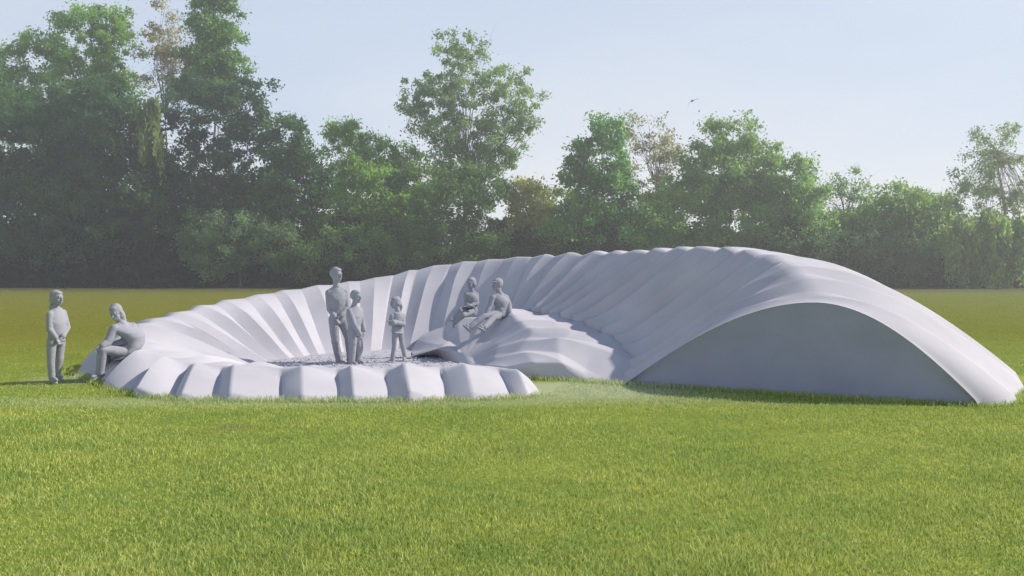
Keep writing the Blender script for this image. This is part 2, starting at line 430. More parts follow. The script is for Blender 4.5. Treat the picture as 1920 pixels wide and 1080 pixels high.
#@@FIG0
# ---------------------------------------------------------------- people
def vball(c, r, axes=None, n=12):
    """ellipsoid: r scalar or 3 radii along axes (3 orthogonal vectors)"""
    c = Vector(c)
    if axes is None: axes = (Vector((1, 0, 0)), Vector((0, 1, 0)), Vector((0, 0, 1)))
    if not hasattr(r, '__len__'): r = (r, r, r)
    vs, fs = [], []
    for i in range(n+1):
        th = math.pi*i/n
        for k in range(n*2):
            ph = math.pi*k/n
            vs.append(c+axes[0]*r[0]*math.sin(th)*math.cos(ph)+axes[1]*r[1]*math.sin(th)*math.sin(ph)+axes[2]*r[2]*math.cos(th))
    m = n*2
    for i in range(n):
        for k in range(m): fs.append((i*m+k, (i+1)*m+k, (i+1)*m+(k+1) % m, i*m+(k+1) % m))
    return vs, fs

def vloft(secs, n=20):
    """secs: (centre, side vector*halfwidth, front vector*halfdepth); closed ends"""
    vs, fs = [], []
    for c, a, b in secs:
        for k in range(n):
            an = 2*math.pi*k/n; vs.append(Vector(c)+a*math.cos(an)+b*math.sin(an))
    for i in range(len(secs)-1):
        for k in range(n): fs.append((i*n+k, i*n+(k+1) % n, (i+1)*n+(k+1) % n, (i+1)*n+k))
    fs.append(tuple(range(n))[::-1]); fs.append(tuple((len(secs)-1)*n+k for k in range(n)))
    return vs, fs

def vcap(p0, r0, p1, r1, bulge=0.0, n=14):
    p0, p1 = Vector(p0), Vector(p1); d = (p1-p0); L = d.length or 1e-4; d /= L
    a = d.cross(Vector((.23, .35, .9))).normalized(); b = d.cross(a)
    secs = []
    for i in range(5):
        t = i/4*math.pi/2; secs.append((p0-d*r0*math.cos(t), a*max(r0*math.sin(t), 1e-4), b*max(r0*math.sin(t), 1e-4)))
    for i in range(1, 8):
        t = i/8; r = r0+(r1-r0)*t+bulge*math.sin(math.pi*min(1, t*1.5))*r0*(1 if t < .67 else 0)
        secs.append((p0.lerp(p1, t), a*r, b*r))
    for i in range(5):
        t = i/4*math.pi/2; secs.append((p1+d*r1*math.sin(t), a*max(r1*math.cos(t), 1e-4), b*max(r1*math.cos(t), 1e-4)))
    return vloft(secs, n)

def fuse(name, prims, parent, voxel, mat, smooth_it=6, wrinkle=0.0):
    vs, fs = [], []
    for v, f in prims:
        o = len(vs); vs += [tuple(x) for x in v]; fs += [tuple(o+i for i in q) for q in f]
    me = bpy.data.meshes.new(name); me.from_pydata(vs, [], fs)
    bm = bmesh.new(); bm.from_mesh(me)
    bmesh.ops.remove_doubles(bm, verts=bm.verts, dist=1e-5); bmesh.ops.recalc_face_normals(bm, faces=bm.faces); bm.to_mesh(me); bm.free()
    t = bpy.data.objects.new('tmp', me); col.objects.link(t)
    r = t.modifiers.new('r', 'REMESH'); r.mode = 'VOXEL'; r.voxel_size = voxel; r.use_smooth_shade = True
    s = t.modifiers.new('s', 'SMOOTH'); s.factor = .5; s.iterations = smooth_it
    dg = bpy.context.evaluated_depsgraph_get(); dg.update()
    new = bpy.data.meshes.new_from_object(t.evaluated_get(dg)); new.name = name
    bpy.data.objects.remove(t); bpy.data.meshes.remove(me)
    if wrinkle:
        n = len(new.vertices); co = np.empty(n*3, np.float32); no = np.empty(n*3, np.float32)
        new.vertices.foreach_get('co', co); new.vertices.foreach_get('normal', no)
        co = co.reshape(-1, 3); no = no.reshape(-1, 3)
        x, y, z = co.T
        f = np.array([mnoise.noise(Vector((p[0]*9, p[1]*9, p[2]*13)))+.5*mnoise.noise(Vector((p[0]*21+5, p[1]*21, p[2]*34))) for p in co])
        co += no*(f*wrinkle*1.5)[:, None]; new.vertices.foreach_set('co', co.ravel())
    new.polygons.foreach_set('use_smooth', [True]*len(new.polygons))
    new.materials.clear(); new.materials.append(mat)
    o = bpy.data.objects.new(name, new); col.objects.link(o); o.parent = parent
    return o

def hand(wr, d, palm_n, S, thumb_side, curl=.5):
    """wr wrist, d pointing direction, palm_n palm normal; thumb_side +-1 along the side axis; five separate fingers"""
    d = Vector(d).normalized(); pn = Vector(palm_n); pn = (pn-d*pn.dot(d)).normalized(); side = d.cross(pn).normalized()*thumb_side
    out = []
    kn = wr+d*.085*S
    out.append(vloft([(wr-d*.01*S, side*.024*S, pn*.019*S), (wr+d*.03*S, side*.034*S, pn*.016*S), (kn, side*.041*S, pn*.0135*S), (kn+d*.008*S, side*.036*S, pn*.010*S)]))
    for i, (off_, ln) in enumerate(((.031, .068), (.0105, .078), (-.0105, .072), (-.031, .056))):
        b = kn+side*off_*S-d*.008*S; dd = (d+side*off_*2.2).normalized()
        p = b
        for j, (fr, rr) in enumerate(((.45, .0088), (.3, .0080), (.25, .0070))):
            a = curl*(.5+.75*j)*(1+.08*i)
            v = (dd*math.cos(a)+pn*math.sin(a)).normalized(); q = p+v*ln*fr*S
            out.append(vcap(p, rr*S, q, rr*S*.92, n=8)); p = q
    p = wr+side*.026*S+d*.02*S
    q = p+(d*.55+side*.62+pn*.35).normalized()*.040*S; r = q+(d*.85+side*.15+pn*.45).normalized()*.034*S
    out.append(vcap(p, .0125*S, q, .0100*S, n=8)); out.append(vcap(q, .0098*S, r, .0082*S, n=8))
    return out

def person(label, u0, vf, d, J, hair='short', coat=1.0, child=0.0, hood=False, sit=False, curl=.6, leg_w=1.0, skirt=False, zlift=0.0):
    """J: joint name -> (u, v, dy) read off the photograph with a depth offset in metres"""
    s = d/F
    base = Vector(((u0-960)*s, d, zlift))
    def q(k): u, v, dy = J[k]; return Vector(((u-u0)*s, dy, (vf-v)*s))
    rt = empty('person', base); tag(rt, label, 'person', 'grey figures standing and sitting about the sculpture')
    g = {k: q(k) for k in J if k not in ('face', 'S', 'up', 'tl', 'tr', 'sleeve', 'small', 'backward')}
    S = J['S']; face = Vector(J['face']).normalized(); up = Vector(J.get('up', (0, 0, 1))).normalized()
    face = (face-up*face.dot(up)).normalized(); right = face.cross(up).normalized()
    hs = S**.5*1.13 if child else S*1.17          # children keep larger heads
    H = g['head']
    B, A = [], (right, face, up)
    B.append(vball(H+up*.018*hs-face*.012*hs, (.076*hs, .094*hs, .098*hs), A))
    B.append(vball(H+face*.022*hs-up*.045*hs, (.056*hs, .064*hs, .070*hs), A))
    B.append(vball(H+face*.055*hs-up*.092*hs, (.026*hs, .022*hs, .018*hs), A))             # chin
    B.append(vcap(H+face*.088*hs+up*.010*hs, .009*hs, H+face*.106*hs-up*.030*hs, .014*hs))    # nose
    B.append(vball(H+face*.076*hs+up*.027*hs, (.048*hs, .014*hs, .009*hs), A))             # brow
    for t in (-1, 1):
        B.append(vball(H+face*.080*hs+right*t*.030*hs+up*.008*hs, (.013*hs, .010*hs, .009*hs), A))  # eye
        B.append(vball(H+right*t*.078*hs-up*.008*hs-face*.01*hs, (.010*hs, .020*hs, .030*hs), A))    # ear
        B.append(vball(H+face*.055*hs+right*t*.036*hs-up*.028*hs, (.020*hs, .020*hs, .022*hs), A))  # cheek
    B.append(vball(H+face*.086*hs-up*.058*hs, (.022*hs, .012*hs, .007*hs), A))
    B.append(vball(H+face*.084*hs-up*.070*hs, (.018*hs, .012*hs, .008*hs), A))
    N = g['neck']; B.append(vcap(N-(H-N)*.2, .060*S, H-up*.05*hs-face*.015*hs, .050*hs))
    sl, sr, hl, hr = g['sl'], g['sr'], g['hl'], g['hr']
    hipc = (hl+hr)/2; shc = (sl+sr)/2
    ws = (sr-sl); ww = ws.normalized(); sp = (shc-hipc).normalized()
    fw = sp.cross(ww); fw = fw.normalized()
    if fw.dot(face) < 0 and 'backward' not in J: fw = -fw
    sw = max(ws.length/2, .14*S); wh = (hr-hl).normalized()
    def torso(k, lo=-.10, top=True, extra=0):
        c = []
        mid = g.get('waist', hipc.lerp(shc, .42))
        def sp_at(t):   # quadratic through hip, mid, shoulder
            return hipc.lerp(mid, t*2).lerp(mid.lerp(shc, t*2-1), t) if False else (hipc*(1-t)*(1-2*t)+mid*4*t*(1-t)+shc*t*(2*t-1))
        for t, w_, dp in ((lo, .145, .105), (.0, .160, .115), (.2, .148, .108), (.42, .138, .102), (.62, .156, .115), (.8, .185, .118), (.92, .190, .102), (1.0, .168, .088), (1.07, .118, .072), (1.13, .070, .058)):
            ax = wh.lerp(ww, min(1, max(0, t))).normalized()
            c.append((sp_at(t), ax*(w_*S*k+extra)*(.5+.5*sw/(.185*S)), fw*(dp*S*k+extra)))
        return vloft(c, 26)
    B.append(torso(.93))
    for X, sh, el, wr in (('l', sl, g['el'], g['wl']), ('r', sr, g['er'], g['wr'])):
        B.append(vcap(sh, .052*S, el, .040*S, .08)); B.append(vcap(el, .040*S, wr, .027*S, .10))
        hd = Vector(J.get('t'+X, tuple(wr-el))); pn = Vector((0, 0, -1)) if abs(hd.normalized().z) < .7 else (-fw if sit else -face*.2+(shc-sh))
        B += hand(wr, hd, pn, S, 1 if X == 'l' else -1, curl)
    for X, hp, kn, an, toe in (('l', hl, g['kl'], g['al'], g['ol']), ('r', hr, g['kr'], g['ar'], g['or'])):
        B.append(vcap(hp, .082*S*leg_w, kn, .056*S*leg_w, .02)); B.append(vcap(kn, .056*S, an, .038*S, .10))
        B.append(vcap(an, .038*S, an.lerp(toe, .6), .032*S))
    fuse('body', B, rt, .0065*max(.8, S), M_figure, 3)
    # top
    sh_ = [torso(1.08*coat, lo=-.26, extra=.014*S)]
    for sh, el, wr in ((sl, g['el'], g['wl']), (sr, g['er'], g['wr'])):
        cuff = el.lerp(wr, .88 if 'long' in J.get('sleeve', 'long') else -.1)
        if 'sleeve' in J and J['sleeve'] == 'short': sh_.append(vcap(sh, .064*S*coat, sh.lerp(el, .75), .058*S*coat))
        else: sh_ += [vcap(sh, .066*S*coat, el, .056*S*coat), vcap(el, .056*S*coat, cuff, .052*S*coat)]
    sh_.append(vcap(N-(H-N)*.30, .078*S, N+(H-N)*.10, .066*S))
    for a_ in (sl, sr): sh_.append(vcap(N-(H-N)*.1, .055*S, a_, .058*S))
    if hood: sh_.append(vball(N-face*.075*S+up*.02*S, (.085*S, .055*S, .07*S), A))
    fuse('top', sh_, rt, .011*max(.8, S), M_figure, 4, .0032*S)
    # trousers
    tr = [vloft([(hipc+sp*.14*S, wh*.142*S, fw*.108*S), (hipc+sp*.05*S, wh*.160*S, fw*.124*S), (hipc-sp*.05*S, wh*.158*S, fw*.122*S), (hipc-sp*.09*S, wh*.10*S, fw*.09*S)], 22)]
    for hp, kn, an in ((hl, g['kl'], g['al']), (hr, g['kr'], g['ar'])):
        tr += [vcap(hp, .096*S*leg_w, kn, .074*S*leg_w, .02), vcap(kn, .073*S*leg_w, an.lerp(kn, .06), .066*S*leg_w, .0)]
    fuse('trousers', tr, rt, .011*max(.8, S), M_figure, 4, .0036*S)
    for an, toe in ((g['al'], g['ol']), (g['ar'], g['or'])):
        f = (toe-an); f = f.normalized()
        shin = up if not sit else None
        dn = (Vector((0, 0, -1))-f*f.dot(Vector((0, 0, -1)))).normalized()
        sd_ = f.cross(dn).normalized(); L = .155*S if 'small' in J else .17*S
        c = an+dn*.040*S
        secs = [(c-f*.075*S, sd_*.020*S, dn*.022*S), (c-f*.055*S, sd_*.036*S, dn*.036*S), (c, sd_*.040*S, dn*.038*S), (c+f*.07*S+dn*.008*S, sd_*.048*S, dn*.030*S), (c+f*(L-.02)+dn*.014*S, sd_*.046*S, dn*.022*S), (c+f*(L+.012)+dn*.018*S, sd_*.026*S, dn*.014*S)]
        fuse('shoe', [vloft(secs, 18), vcap(an, .046*S, c, .042*S)], rt, .009*max(.8, S), M_figure, 3)
    # hair
    hp_ = [vball(H+up*.034*hs-face*.026*hs, (.086*hs, .096*hs, .094*hs), A)]
    hp_.append(vball(H+up*.075*hs+face*.03*hs, (.062*hs, .050*hs, .035*hs), A))
    if hair == 'full':
        hp_.append(vball(H-face*.045*hs-up*.02*hs, (.090*hs, .070*hs, .085*hs), A))
    if hair == 'pony':
        hp_.append(vball(H-face*.045*hs-up*.01*hs, (.080*hs, .065*hs, .08*hs), A))
        b = H-face*.115*hs+up*.01*hs
        hp_ += [vcap(b, .026*hs, b-face*.03*hs-up*.09*hs, .032*hs), vcap(b-face*.03*hs-up*.09*hs, .032*hs, b-face*.01*hs-up*.19*hs, .014*hs)]
    if hair == 'long':
        hp_ += [vball(H-face*.04*hs-up*.06*hs, (.092*hs, .066*hs, .13*hs), A), vcap(H-face*.06*hs-up*.1*hs, .07*hs, H-face*.07*hs-up*.22*hs, .045*hs)]
    if hair == 'cap':
        hp_.append(vball(H+up*.055*hs+face*.075*hs, (.06*hs, .055*hs, .014*hs), A))
    fuse('hair', hp_, rt, .009*hs, M_figure, 3, .0025)
    return rt

# tall man, hands joined in front, in the bowl
person('tall grey man standing in the bowl with both hands joined at his front', 640, 681, 17.9, dict(
    S=.99, face=(.78, -.6, -.05), head=(631, 514, 0), neck=(631, 535, .02), sl=(617, 548, -.04), sr=(646, 547, .06), waist=(634, 575, .0),
    hl=(626, 597, -.03), hr=(641, 597, .05), el=(619, 577, -.06), er=(651, 575, 0), wl=(632, 595, -.17), wr=(641, 592, -.15), tl=(.6, -.3, -.5), tr=(-.5, -.3, -.6),
    kl=(630, 640, -.06), al=(636, 674, 0), ol=(652, 679, -.12), kr=(652, 632, .05), ar=(656, 671, .08), **{'or': (672, 675, .02)}), hair='short', curl=.4)
# boy beside him
person('grey boy standing close in front of the tall man, hand in pocket', 666, 684, 17.6, dict(
    S=.78, face=(.85, -.45, -.15), head=(668, 555, 0), neck=(664, 571, .02), sl=(657, 582, -.10), sr=(673, 580, .10), waist=(664, 605, .0), sleeve='long',
    hl=(661, 622, -.06), hr=(668, 622, .07), el=(667, 605, -.17), er=(677, 602, .12), wl=(678, 626, -.14), wr=(681, 620, .08), tl=(.1, .1, -1), tr=(.1, 0, -1),
    kl=(662, 652, -.06), al=(660, 676, -.06), ol=(676, 681, -.10), kr=(673, 650, .06), ar=(670, 675, .05), **{'or': (686, 679, .0)}), child=1, curl=.7, coat=1.12, leg_w=1.2)
# girl with folded arms
person('grey girl with ponytail and folded arms standing alone in the bowl', 745, 681, 17.9, dict(
    S=.69, face=(-.72, -.65, -.22), head=(741, 566, 0), neck=(746, 583, .02), sl=(736, 591, -.10), sr=(755, 591, .04), waist=(745, 610, .02), sleeve='long',
    hl=(741, 620, -.04), hr=(750, 621, .03), el=(733, 605, -.10), er=(757, 607, -.04), wl=(744, 605, -.18), wr=(737, 600, -.17), tl=(1, .1, .1), tr=(-1, 0, .1),
    kl=(740, 648, -.05), al=(736, 673, -.05), ol=(723, 679, -.12), kr=(754, 646, .05), ar=(758, 668, .10), **{'or': (755, 675, -.02)}), hair='pony', child=1, curl=.5, leg_w=.88)
# boy on the lawn, left
person('grey boy in loose trousers standing on the grass at the far left', 104, 718, 15.0, dict(
    S=.78, face=(.93, -.38, -.28), head=(107, 559, 0), neck=(103, 578, .03), sl=(101, 589, -.13), sr=(111, 587, .13), waist=(107, 622, -.02), sleeve='long',
    hl=(101, 640, -.07), hr=(109, 640, .08), el=(103, 616, -.18), er=(121, 615, .10), wl=(117, 634, -.19), wr=(121, 632, -.08), tl=(.5, -.2, -.5), tr=(-.2, -.2, -.5),
    kl=(101, 676, -.10), al=(102, 706, -.08), ol=(122, 714, -.18), kr=(108, 675, .07), ar=(101, 704, .10), **{'or': (118, 709, .05)}), hair='full', child=1, coat=1.02, leg_w=.98, hood=True)
# seated figure on the rim, left
person('grey seated person on the left end of the low rim, leaning on the knees', 190, 712, 15.45, dict(
    S=.92, face=(-.15, -.90, -.40), up=(-.28, -.35, 1), head=(222, 586, -.10), neck=(229, 605, -.04), sl=(222, 616, -.16), sr=(242, 614, .12), waist=(249, 637, .10), sleeve='long', backward=1,
    hl=(237, 662, -.03), hr=(244, 657, .20), el=(214, 640, -.24), er=(231, 642, .02), wl=(207, 647, -.32), wr=(211, 649, -.12), tl=(-.6, -.3, -.7), tr=(-.8, -.2, -.5),
    kl=(207, 653, -.30), al=(200, 699, -.26), ol=(186, 705, -.42), kr=(203, 649, -.02), ar=(194, 696, .0), **{'or': (179, 702, -.12)}), hair='long', sit=True, coat=1.22, leg_w=1.1)
# pair sitting on the mound
person('grey child sitting on the mound, left and smaller one of the pair', 880, 600, 19.0, dict(
    S=.72, face=(-.55, -.8, -.1), head=(883, 531, 0), neck=(884, 545, .02), sl=(874, 552, -.03), sr=(893, 553, .05), waist=(884, 566, .03), sleeve='long',
    hl=(878, 581, .02), hr=(889, 582, .05), el=(873, 569, -.04), er=(894, 570, -.02), wl=(882, 573, -.16), wr=(876, 574, -.17), tl=(1, -.1, -.1), tr=(-1, -.2, -.1),
    kl=(864, 581, -.18), al=(852, 598, -.20), ol=(845, 592, -.3), kr=(870, 590, -.25), ar=(855, 602, -.25), small=1, **{'or': (849, 612, -.33)}), hair='full', child=1, sit=True, zlift=W(880, 600, 19.0).z)
person('grey adult sitting on the mound with legs stretched down the slope, right of the pair', 940, 598, 18.5, dict(
    S=.88, face=(-.75, -.6, -.2), head=(932, 534, -.03), neck=(936, 549, .0), sl=(924, 558, -.10), sr=(948, 558, .10), waist=(941, 574, .05), sleeve='long',
    hl=(935, 588, -.02), hr=(947, 587, .10), el=(918, 575, -.15), er=(955, 572, .06), wl=(912, 588, -.22), wr=(955, 585, -.02), tl=(-.7, -.2, -.6), tr=(.3, -.2, -1),
    kl=(908, 592, -.25), al=(882, 612, -.42), ol=(875, 604, -.5), kr=(925, 595, -.22), ar=(908, 612, -.5), **{'or': (900, 606, -.58)}), hair='cap', sit=True, zlift=W(940, 598, 18.5).z)
#@@FIG1

# ---------------------------------------------------------------- trees
def tubes(paths, sides=6):
    Vs, Fs = [], []
    for pts, rad in paths:
        pts = [Vector(p) for p in pts]
        b0 = len(Vs)
        for i, (p, r) in enumerate(zip(pts, rad)):
            t = (pts[min(i+1, len(pts)-1)]-pts[max(i-1, 0)]).normalized()
            a = t.cross(Vector((.31, .95, .1))).normalized(); b = t.cross(a)
            for k in range(sides):
                an = 2*math.pi*k/sides
                Vs.append(p+a*r*math.cos(an)+b*r*math.sin(an))
        for i in range(len(pts)-1):
            for k in range(sides):
                Fs.append((b0+i*sides+k, b0+i*sides+(k+1) % sides, b0+(i+1)*sides+(k+1) % sides, b0+(i+1)*sides+k))
    return Vs, Fs

def tree(name, label, cat, Y, ell, dark, light, base_u=None, dens=1.0, leaf=.26, clump=1.0, bark=None, shell=.35,
         droop=0.0, trunk_r=None, group='trees along the edge of the field', limbs=22, seed=0, thick=.75, transl=.46, fork=0):
    """ell: crown lobes as (u, v, ru, rv) measured off the photograph at depth Y; converted to metres here"""
    g = np.random.default_rng(seed+7)
    mpp = Y/F
    L = [((u-960)*mpp, CAMZ-(v-HZ)*mpp, ru*mpp, rv*mpp) for u, v, ru, rv in ell]
    area = [a[2]*a[3] for a in L]; tot = sum(area)
    bx = ((base_u-960)*mpp) if base_u is not None else sum(a[0]*w for a, w in zip(L, area))/tot
    rt = empty(name, (bx, Y, 0)); tag(rt, label, cat, group)
    C = []
    for (cx, cz, rx, rz), ar in zip(L, area):
        nc = max(10, int(ar*4.8*dens/clump**2))
        d = g.normal(size=(nc, 3)); d /= np.linalg.norm(d, axis=1, keepdims=True)
        r = g.uniform(shell, 1, nc)**.6
        r *= 1+.10*np.sin(5*np.arctan2(d[:, 2], d[:, 0])+seed)+g.normal(0, .06, nc)
        ry = min(rx, rz*1.5)*thick
        C.append(np.stack([cx+d[:, 0]*rx*r, d[:, 1]*ry*r, cz+d[:, 2]*rz*r, np.full(nc, 0.0)], 1))
    C = np.concatenate(C); C = C[C[:, 2] > .3]
    # leaves
    npc = max(12, int(115*dens**.3))
    n = len(C)*npc
    cid = np.repeat(np.arange(len(C)), npc)
    cr_ = g.uniform(.35, .95, len(C))*clump
    o = g.normal(size=(n, 3))*.55
    P = C[cid, :3]+o*cr_[cid][:, None]*np.array([1, 1, .8])
    if droop:
        P[:, 2] -= abs(g.normal(size=n))*droop*cr_[cid]
        P[:, 0] = C[cid, 0]+(P[:, 0]-C[cid, 0])*.55
    P[:, 2] = np.maximum(P[:, 2], .08)
    s = leaf*1.12*g.uniform(.5, 1.3, n)
    a = g.normal(size=(n, 3)); a /= np.linalg.norm(a, axis=1, keepdims=True)
    if droop: a[:, 2] -= 1.2*droop; a /= np.linalg.norm(a, axis=1, keepdims=True)
    b = np.cross(a, g.normal(size=(n, 3))); b /= np.linalg.norm(b, axis=1, keepdims=True)
    V = np.empty((n, 4, 3)); V[:, 0] = P-a*s[:, None]*.6; V[:, 1] = P+b*s[:, None]*.3; V[:, 2] = P+a*s[:, None]*.6; V[:, 3] = P-b*s[:, None]*.3
    V[:, :, 0] -= bx
    ct = g.beta(1.1, 1.7, len(C))
    tone = np.clip(.85*ct[cid]+.30*g.uniform(-.3, 1, n), 0, 1)
    m = leaf_mat(name+'_leaves', tuple(x*1.9 for x in dark), tuple(min(.75, x*a_) for x, a_ in zip(light, (3.5, 3.55, 3.0))), transl)
    np_mesh('crown', V.reshape(-1, 3), np.arange(n*4).reshape(n, 4), m, rt, attr=np.repeat(tone, 4))
    # trunk and limbs
    top = max(a[1]+a[3]*.55 for a in L)*(fork or (.95 if bark or dens < .5 else .66)); r0 = trunk_r or max(.12, top*.017)
    paths = []
    main = [(0, 0, -.1)]; rad = [r0*1.25]
    hub_z = np.median(C[:, 2])
    cx_top = np.mean(C[C[:, 2] > hub_z, 0])-bx
    K = 9
    for k in range(1, K+1):
        t = k/K; main.append((cx_top*t**1.5+g.normal(0, .05)*top*.08, g.normal(0, .04)*top*.06, top*.88*t)); rad.append(r0*(1-t)**.8+.02)
    paths.append((main, rad))
    sel = g.choice(len(C), min(limbs, len(C)), replace=False)
    for c in sel:
        x, y, z = C[c, 0]-bx, C[c, 1], C[c, 2]
        zt = max(.12*top, min(z-abs(x)*(.75 if not fork else 1.3), top*.8))
        if fork: zt = max(zt, top*.45); t = zt/(top*.88)
        k = min(int(t*K), K-1); f = t*K-k
        s0 = Vector(main[k]).lerp(Vector(main[k+1]), f)
        e = Vector((x, y, z)); mid = s0.lerp(e, .5)+Vector((0, 0, .08*(e-s0).length))+Vector(g.normal(0, .05, 3))*(e-s0).length
        rr = max(.035, r0*(1-t)*.5)
        q = [s0, s0.lerp(mid, .5)+Vector(g.normal(0, .02, 3))*2, mid, mid.lerp(e, .55), e]
        paths.append((q, [rr, rr*.85, rr*.6, rr*.4, rr*.15]))
        for _ in range(2):
            e2 = mid+(e-mid)*.6+Vector(g.normal(0, .16, 3))*(e-s0).length
            paths.append(([mid, mid.lerp(e2, .5)+Vector(g.normal(0, .1, 3)), e2], [rr*.5, rr*.3, rr*.08]))
    Vv, Ff = tubes(paths)
    mesh_obj('trunk', Vv, Ff, bark or M_bark, rt)
    return rt

DG, DL = (.008, .022, .012), (.045, .085, .04)          # dark foliage
MG, ML = (.035, .07, .025), (.13, .21, .06)              # mid green
BG, BL = (.06, .10, .025), (.19, .29, .07)             # bright fresh green
#            name label cat Y lobes dark light
tree('leafy_tree', 'tall pale green tree with round crown at far left behind the dark trees', 'tree', 100,
     [(60,150,85,90),(150,80,90,75),(215,110,60,80),(120,190,140,70),(200,40,45,35),(20,220,60,70)], MG, (.13,.21,.06), 140, dens=.85, seed=1, fork=.7)
tree('leafy_tree', 'thin brownish tree top between two green crowns at upper left', 'tree', 98,
     [(315,40,38,75),(290,110,45,60),(335,140,50,60)], (.07,.06,.035), (.22,.19,.12), 315, dens=.6, seed=2, leaf=.22)
tree('leafy_tree', 'tall upright green tree rising above the dark mass at upper left', 'tree', 96,
     [(400,30,50,70),(410,110,58,80),(380,150,70,70),(400,-15,28,40)], (.03,.06,.02), (.10,.17,.05), 400, dens=1.2, seed=3)
tree('leafy_tree', 'broad dark green tree at the left edge of the picture', 'tree', 88,
     [(40,260,110,110),(60,390,120,120),(140,240,90,90)], DG, (.055,.11,.04), 60, dens=1.25, seed=4)
tree('leafy_tree', 'dark dense tree second from the left behind the standing boy', 'tree', 87,
     [(200,250,100,100),(230,380,120,130),(150,460,120,70)], DG, (.045,.09,.038), 220, dens=1.3, seed=5)
tree('leafy_tree', 'wide very dark tree with blue sky gaps left of centre', 'tree', 88,
     [(400,215,95,60),(450,190,70,55),(340,290,90,80),(470,320,80,110),(420,420,120,90),(300,400,90,100)], (.010,.025,.014), (.035,.07,.035), 420, dens=.85, seed=6, limbs=40)
tree('leafy_tree', 'dark tree with feathery right edge stepping down from the left mass', 'tree', 86,
     [(540,270,48,60),(560,340,62,80),(520,400,70,80),(500,470,60,50)], (.012,.032,.014), (.05,.10,.04), 535, dens=.95, seed=7, limbs=30)
tree('weeping_tree', 'pale yellow green weeping branch tree hanging in front of the dark trees', 'tree', 84,
     [(287,200,12,28),(284,250,22,50),(270,225,18,36)], (.05,.08,.03), (.13,.16,.06), 280, dens=.3, seed=8, droop=2.2, clump=.5, trunk_r=.04, limbs=5, leaf=.3)
tree('leafy_tree', 'mid green tree with loose sapling tips left of the tall central tree', 'tree', 92,
     [(640,300,60,60),(700,320,60,55),(630,250,14,28),(657,248,12,30),(690,290,50,40),(760,290,32,36),(730,340,60,60)], (.04,.08,.02), (.13,.23,.06), 660, dens=.9, seed=9, leaf=.22)
tree('leafy_tree', 'bright yellow green bushy tree between dark mass and central bush', 'tree', 88,
     [(680,370,85,75),(640,440,80,70),(740,430,70,70)], (.05,.10,.022), (.13,.225,.055), 690, dens=1.2, seed=10)
tree('leafy_tree', 'tallest central tree with open round crown and visible forked trunk', 'tree', 92,
     [(860,95,62,42),(800,170,50,48),(870,170,80,62),(950,160,55,52),(985,205,40,48),(790,215,45,42),(940,240,62,48),(880,240,70,50),(830,250,50,42),(960,290,42,34),(840,300,70,40),(905,300,60,40)],
     (.045,.09,.03), (.15,.215,.10), 868, dens=.52, seed=11, clump=.8, limbs=80, leaf=.24, trunk_r=.36, shell=.1, fork=.62)
tree('round_bush', 'big dark rounded bush below the tallest central tree', 'bush', 84,
     [(860,395,98,90),(840,460,120,65),(900,350,50,45)], (.02,.045,.016), (.07,.12,.04), 860, dens=1.5, seed=12, limbs=12, leaf=.2)
tree('round_bush', 'yellow tinged bush right of the dark rounded bush', 'bush', 88,
     [(995,390,50,58),(1010,440,60,60),(980,360,25,25)], (.15,.17,.045), (.26,.28,.09), 1000, dens=1.1, seed=13, limbs=12)
tree('leafy_tree', 'upright dark green pointed tree right of centre', 'tree', 86,
     [(1135,245,38,40),(1130,300,66,60),(1125,380,82,80),(1140,440,85,60),(1080,330,30,25)], (.02,.055,.022), (.10,.19,.06), 1130, dens=1.15, seed=14)
tree('leafy_tree', 'sparse brown leaved tree behind the pointed dark green tree', 'tree', 92,
     [(1205,250,42,40),(1225,310,48,60),(1245,280,32,38),(1215,370,50,55)], (.09,.075,.04), (.27,.23,.13), 1215, dens=.5, seed=15, leaf=.22, limbs=40)
tree('leafy_tree', 'broad bright green round tree behind the highest part of the sculpture', 'tree', 88,
     [(1365,260,62,46),(1350,340,92,80),(1420,320,62,60),(1300,390,70,80),(1400,410,90,70)], (.05,.095,.03), (.135,.23,.07), 1360, dens=1.25, seed=16)
tree('leafy_tree', 'mid green tree sloping down to the right of the broad bright tree', 'tree', 86,
     [(1480,330,48,48),(1520,380,48,60),(1470,420,70,60),(1440,460,60,40)], (.035,.075,.025), (.13,.22,.07), 1480, dens=1.1, seed=17)
tree('leafy_tree', 'thin twiggy tree with sparse leaves above the dark hedge', 'tree', 92,
     [(1595,350,32,40),(1560,370,32,40),(1620,400,50,45),(1590,430,60,60)], (.03,.06,.03), (.11,.18,.08), 1595, dens=.5, seed=18, limbs=45, leaf=.2)
tree('leafy_tree', 'low wide mid green tree left of the pale birch', 'tree', 88,
     [(1685,395,58,50),(1730,400,50,52),(1660,450,80,60),(1740,460,70,60)], (.035,.075,.025), (.14,.23,.07), 1690, dens=1.2, seed=19)
tree('birch_tree', 'slender pale trunked birch with thin airy crown at the right edge', 'tree', 84,
     [(1870,260,42,52),(1900,330,60,60),(1830,330,42,60),(1880,400,70,60),(1810,380,36,50)], (.05,.08,.035), (.145,.20,.085), 1893, dens=.7, seed=20, bark=M_birch, limbs=70, leaf=.2, trunk_r=.2)
tree('weeping_tree', 'pale weeping willow trailing onto the grass at the right', 'tree', 81,
     [(1840,430,60,40),(1800,460,34,45),(1870,480,45,40),(1850,500,20,22),(1910,450,40,60)], (.06,.10,.03), (.145,.21,.065), 1850, dens=1.0, seed=21, droop=1.4, clump=.7, limbs=20, leaf=.28)
tree('round_bush', 'grey green low bush in front of the dark left trees', 'bush', 83,
     [(430,440,75,50),(520,455,60,45),(400,480,70,40),(370,430,28,40)], (.035,.06,.03), (.10,.15,.075), 450, dens=1.2, seed=22, limbs=10, leaf=.2)
